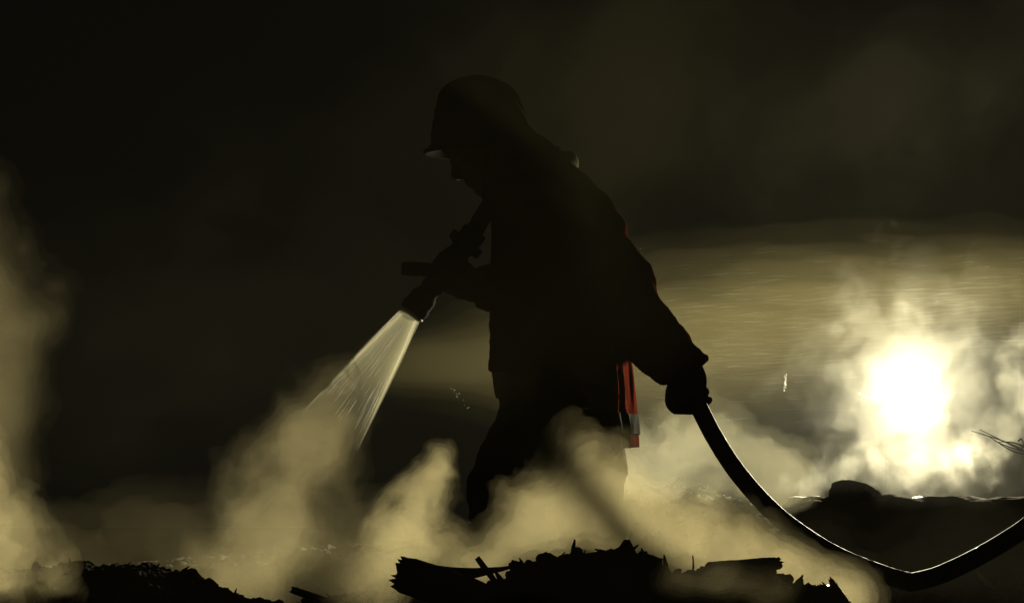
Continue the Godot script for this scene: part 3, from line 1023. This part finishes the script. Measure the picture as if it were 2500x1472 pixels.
func water() -> void:
	var a := at(1152, 576)
	var tip := at(1004, 765)
	var d := (tip - a).normalized()
	var from := tip + d * 0.004
	var t := thing("water_jet", "widening jet of water shooting from the nozzle into the smoke", "water jet", from)
	var axis := (at(838, 1005, -0.06) - from).normalized()
	# a hollow cone of mist: the skin is where the water is
	for k in 3:
		var r0 := 0.034 - 0.002 * k
		var len := 0.43 - 0.09 * k
		var prof := [[0.0, r0], [len * 0.3, r0 + len * 0.055], [len * 0.6, r0 + len * 0.1], [len, r0 + len * 0.155], [len * 0.6, r0 + len * 0.08], [len * 0.3, r0 + len * 0.026], [0.0, r0 - 0.014], [0.0, r0]]
		put("mist_skin", lathe(prof, Vector3.ZERO, axis, 40), fog(1.5, Color(0.95, 0.92, 0.78)), t)
	var rng := RandomNumberGenerator.new()
	rng.seed = 14
	var mm := MultiMesh.new()
	mm.transform_format = MultiMesh.TRANSFORM_3D
	var s := SphereMesh.new()
	s.radius = 1.0
	s.height = 2.0
	s.radial_segments = 6
	s.rings = 4
	mm.mesh = s
	mm.instance_count = 80
	var u := axis.cross(Vector3.BACK).normalized()
	for i in 80:
		var l := 0.34 * pow(rng.randf(), 0.75)
		var g := rng.randf() * TAU
		var rr := 0.033 + l * 0.15 - 0.02 * rng.randf() * rng.randf() * l * 4.0
		var p := axis * l + (u * cos(g) + Vector3.BACK * sin(g)) * rr
		var y := (p + axis * 0.15).normalized()
		var x := y.cross(Vector3.BACK).normalized()
		var w := rng.randf_range(0.00008, 0.00022)
		mm.set_instance_transform(i, Transform3D(Basis(x * w, y * rng.randf_range(0.015, 0.06), x.cross(y) * w), p))
	var o := MultiMeshInstance3D.new()
	o.name = "water_strands"
	o.multimesh = mm
	o.material_override = M.water
	o.set_meta("kind", "stuff")
	t.add_child(o)
	# drops splashing up in front of the floodlight
	for sp in [[1921, 915, 1916, 952, 7], [2098, 960, 2128, 975, 6], [1100, 942, 1150, 1010, 5]]:
		var z := -1.5 if sp[0] > 1500 else -0.4
		var c := at((sp[0] + sp[2]) / 2.0, (sp[1] + sp[3]) / 2.0, z)
		var th := thing("water_splash", {1921: "short upright string of bright drops above the hose", 2098: "slanting bright drops just left of the floodlight glare", 1100: "faint string of drops in front of the firefighter's knees"}[sp[0]], "water drops", c)
		for k in sp[4] * 3:
			var q := at(sp[0], sp[1], z).lerp(at(sp[2], sp[3], z), rng.randf()) - c + Vector3(rng.randfn(0, 0.003), rng.randfn(0, 0.003), rng.randfn(0, 0.003))
			var r := rng.randf_range(0.0007, 0.0018) * (1.0 if sp[0] > 1500 else 0.45)
			put("drop", tube(PackedVector3Array([q, q + Vector3(rng.randfn(0, 0.002), r * 2.0, 0)]), [r, r * 0.6], 6), M.water, th)

# ------------------------------------------------------------------ smoke
func smokes() -> void:
	var yellow := Color(0.95, 0.89, 0.69)
	var pale := Color(0.95, 0.925, 0.79)
	smoke("smoke_bank", "thick yellow smoke bank hiding the firefighter's legs", [[860, 1410, 1.45, 115], [1010, 1345, 1.45, 120], [1185, 1395, 1.45, 95], [1335, 1260, 1.45, 125], [1440, 1205, 1.45, 145], [1560, 1290, 1.45, 135], [1730, 1335, 1.45, 125], [1900, 1380, 1.45, 115], [2050, 1455, 1.45, 95]], {"seed": 5, "density": 2.2, "tint": yellow, "freq": 3.6, "amp": 0.85, "gain": 0.55, "warp": 0.12, "octaves": 6, "from": -0.1, "by": 0.24, "levels": 4, "h": 0.0115})
	smoke("smoke_wisp", "small bright curl of smoke left of the firefighter's knee", [[1072, 1115, 1.5, 38], [1055, 1170, 1.5, 62], [1005, 1235, 1.5, 80], [960, 1310, 1.5, 90]], {"seed": 4, "density": 4.5, "tint": yellow, "freq": 7.0, "amp": 0.85, "gain": 0.55, "octaves": 5, "warp": 0.06, "warp_freq": 5.0, "by": 0.2, "levels": 4, "h": 0.0075})
	smoke("smoke_column", "pale yellow smoke column rising at the left edge", [[-90, 520, 0.5, 130], [-40, 800, 0.5, 190], [-60, 1080, 0.5, 150], [-50, 1280, 0.6, 160], [10, 1480, 0.7, 180]], {"seed": 2, "density": 0.36, "tint": yellow, "freq": 2.6, "amp": 0.7, "gain": 0.55, "octaves": 6, "from": -0.12, "by": 0.17, "levels": 5, "h": 0.014})
	smoke("smoke_column", "dense bright smoke in the bottom left corner", [[-120, 1130, 1.6, 110], [-80, 1280, 1.6, 140], [0, 1440, 1.6, 155]], {"seed": 22, "density": 2.6, "tint": yellow, "freq": 4.2, "amp": 0.85, "gain": 0.53, "octaves": 6, "from": -0.1, "by": 0.28, "levels": 3, "h": 0.011})
	smoke("steam_plume", "rounded steam plume where the water jet hits the rubble", [[820, 945, -0.1, 85], [765, 1050, -0.1, 125], [695, 1190, -0.1, 145], [640, 1310, 0.0, 170], [600, 1450, 0.1, 170]], {"seed": 3, "density": 0.34, "tint": yellow, "freq": 3.8, "amp": 0.85, "gain": 0.54, "octaves": 6, "warp": 0.12, "from": -0.1, "by": 0.23, "levels": 4, "h": 0.012})
	smoke("ground_smoke", "thin dim smoke lying low between the left heap and the plume", [[150, 1370, 0.2, 150], [500, 1380, 0.2, 160], [900, 1370, 0.3, 160]], {"seed": 6, "density": 0.075, "tint": yellow, "freq": 2.6, "amp": 0.7, "gain": 0.5, "octaves": 5, "from": -0.2, "by": 0.5, "levels": 2, "h": 0.02})
	smoke("ground_smoke", "wisp of smoke hanging before the right shoulder of the foreground heap", [[1640, 1400, 2.7, 50], [1760, 1420, 2.7, 70], [1900, 1440, 2.7, 60]], {"seed": 33, "density": 0.6, "tint": yellow, "freq": 6.0, "amp": 0.9, "octaves": 5, "from": -0.1, "by": 0.25, "levels": 4, "h": 0.01})
	smoke("ground_smoke", "grey-white smoke drifting behind the hose above the rear bank", [[1480, 1150, -0.8, 110], [1640, 1130, -0.8, 130], [1800, 1110, -0.8, 110], [1900, 1170, -0.8, 90]], {"seed": 7, "density": 0.22, "tint": pale, "freq": 4.0, "amp": 0.85, "gain": 0.55, "octaves": 6, "from": -0.1, "by": 0.4, "levels": 2, "h": 0.012})
	smoke("ground_smoke", "thin grey veil of smoke hanging between the hose and the floodlight", [[1560, 1060, -1.4, 170], [1900, 1030, -1.4, 200], [2300, 1060, -1.4, 200], [2650, 1000, -1.4, 200]], {"seed": 27, "density": 0.005, "tint": Color(0.92, 0.92, 0.87), "freq": 3.4, "amp": 0.8, "gain": 0.5, "octaves": 6, "from": -0.1, "by": 0.35, "levels": 1, "h": 0.016})
	smoke("smoke_wisp", "curling wisps of smoke above the long log", [[1960, 1190, -1.5, 60], [2060, 1130, -1.6, 65], [2160, 1110, -1.7, 75], [2290, 1140, -1.7, 80], [2400, 1110, -1.8, 80]], {"seed": 8, "density": 0.26, "tint": Color(0.93, 0.92, 0.85), "freq": 6.5, "amp": 1.3, "gain": 0.62, "octaves": 6, "warp": 0.08, "warp_freq": 4.0, "by": 0.18, "levels": 4, "h": 0.009, "from": 0.25})
	smoke("smoke_wisp", "bright wisps right of the floodlight at the photo's edge", [[2530, 790, -2.1, 60], [2480, 880, -2.1, 80], [2510, 990, -2.1, 90], [2440, 1070, -2.1, 70]], {"seed": 9, "density": 0.07, "tint": Color(0.93, 0.92, 0.85), "freq": 6.0, "amp": 1.2, "gain": 0.62, "octaves": 6, "by": 0.2, "levels": 4, "h": 0.011, "from": 0.2})
	smoke("glare_mist", "glowing cloud of steam right around the floodlight", [[2240, 930, -2.5, 250], [2260, 1080, -2.5, 180]], {"seed": 10, "density": 0.009, "tint": Color(0.95, 0.94, 0.88), "freq": 5.0, "amp": 1.1, "gain": 0.55, "octaves": 6, "from": -0.1, "by": 0.45, "levels": 2, "h": 0.016})
	smoke("drifting_smoke", "faint dark smoke drifting around the firefighter's head and shoulders", [[250, 900, 0.7, 230], [520, 640, 0.7, 250], [820, 420, 0.7, 260], [1180, 300, 0.7, 300], [1380, 480, 0.7, 240], [1600, 120, 0.7, 260]], {"seed": 41, "density": 0.006, "tint": yellow, "freq": 2.2, "amp": 1.0, "gain": 0.6, "octaves": 5, "from": -0.2, "by": 0.35, "levels": 3, "h": 0.025})
	smoke("drifting_smoke", "faint broad haze of smoke drifting across the left half of the photo", [[-150, 820, 3.9, 300], [600, 900, 3.9, 330], [1350, 720, 3.9, 330], [1180, 330, 3.9, 300], [1900, 200, 3.9, 260]], {"seed": 46, "density": 0.015, "tint": yellow, "freq": 2.0, "amp": 1.0, "gain": 0.55, "octaves": 5, "from": -0.2, "by": 0.4, "levels": 2, "h": 0.026})
	smoke("drifting_smoke", "faint smoke hanging in the dark above the spray at upper right", [[1900, 330, -1.2, 260], [2500, 150, -1.2, 300]], {"seed": 42, "density": 0.002, "tint": pale, "freq": 1.8, "amp": 1.1, "gain": 0.6, "octaves": 5, "from": -0.1, "by": 0.35, "levels": 3, "h": 0.03})
	smoke("spray_fan", "broad fan of backlit water spray streaking in from the right", [[2750, 700, -1.0, 110], [2400, 715, -1.0, 150], [2000, 775, -0.95, 200], [1650, 840, -0.9, 225], [1300, 870, -0.9, 160], [930, 895, -0.9, 70]], {"seed": 12, "category": "water spray", "density": 0.06, "tint": Color(0.95, 0.895, 0.665), "freq": 2.2, "amp": 0.22, "warp": 0.0, "stretch": Vector3(0.8, 5.0, 1.5), "turn": 0.12, "by": 0.24, "levels": 4, "h": 0.018, "from": -0.2})
	smoke("drifting_smoke", "faint grey smoke drifting low in front of the long log", [[1950, 1400, -0.25, 120], [2250, 1390, -0.25, 160], [2640, 1390, -0.25, 180]], {"seed": 43, "density": 0.0045, "tint": pale, "freq": 2.6, "amp": 0.9, "octaves": 5, "from": -0.1, "by": 0.35, "levels": 2, "h": 0.02})
	smoke("drifting_smoke", "faint smoke veil right in front of the foreground rubble heap", [[150, 1440, 2.9, 130], [900, 1440, 2.9, 130], [1500, 1420, 2.9, 130], [2100, 1450, 2.9, 130]], {"seed": 44, "density": 0.008, "tint": yellow, "freq": 3.0, "amp": 0.9, "octaves": 5, "from": -0.1, "by": 0.35, "levels": 2, "h": 0.022})
	spray_drops()

# the drops of the spray itself: countless thin streaks of water inside the fan
func spray_drops() -> void:
	var rng := RandomNumberGenerator.new()
	rng.seed = 77
	var mm := MultiMesh.new()
	mm.transform_format = MultiMesh.TRANSFORM_3D
	var s := SphereMesh.new()
	s.radius = 1.0
	s.height = 2.0
	s.radial_segments = 6
	s.rings = 4
	mm.mesh = s
	mm.instance_count = 1100
	for i in 1100:
		var t := rng.randf()
		var x := lerpf(2600.0, 1350.0, t)
		var mid := lerpf(730.0, 870.0, t)
		var half := lerpf(120.0, 220.0, minf(t * 1.6, 1.0))
		var p := at(x, mid + half * rng.randfn(0.0, 0.42), -0.95 + rng.randfn(0.0, 0.12))
		var y := Vector3(-1.0, -0.07 + 0.05 * rng.randfn(), 0.03 * rng.randfn()).normalized()
		var z := y.cross(Vector3.UP).normalized()
		var w := rng.randf_range(0.00001, 0.000034)
		mm.set_instance_transform(i, Transform3D(Basis(y.cross(z) * w, y * rng.randf_range(0.01, 0.07), z * w), p))
	var o := MultiMeshInstance3D.new()
	o.name = "spray_drops"
	o.multimesh = mm
	o.material_override = M.water
	add_child(o)
	tag(o, "fine streaks of water drops inside the backlit spray fan", "water drops", "", "stuff")
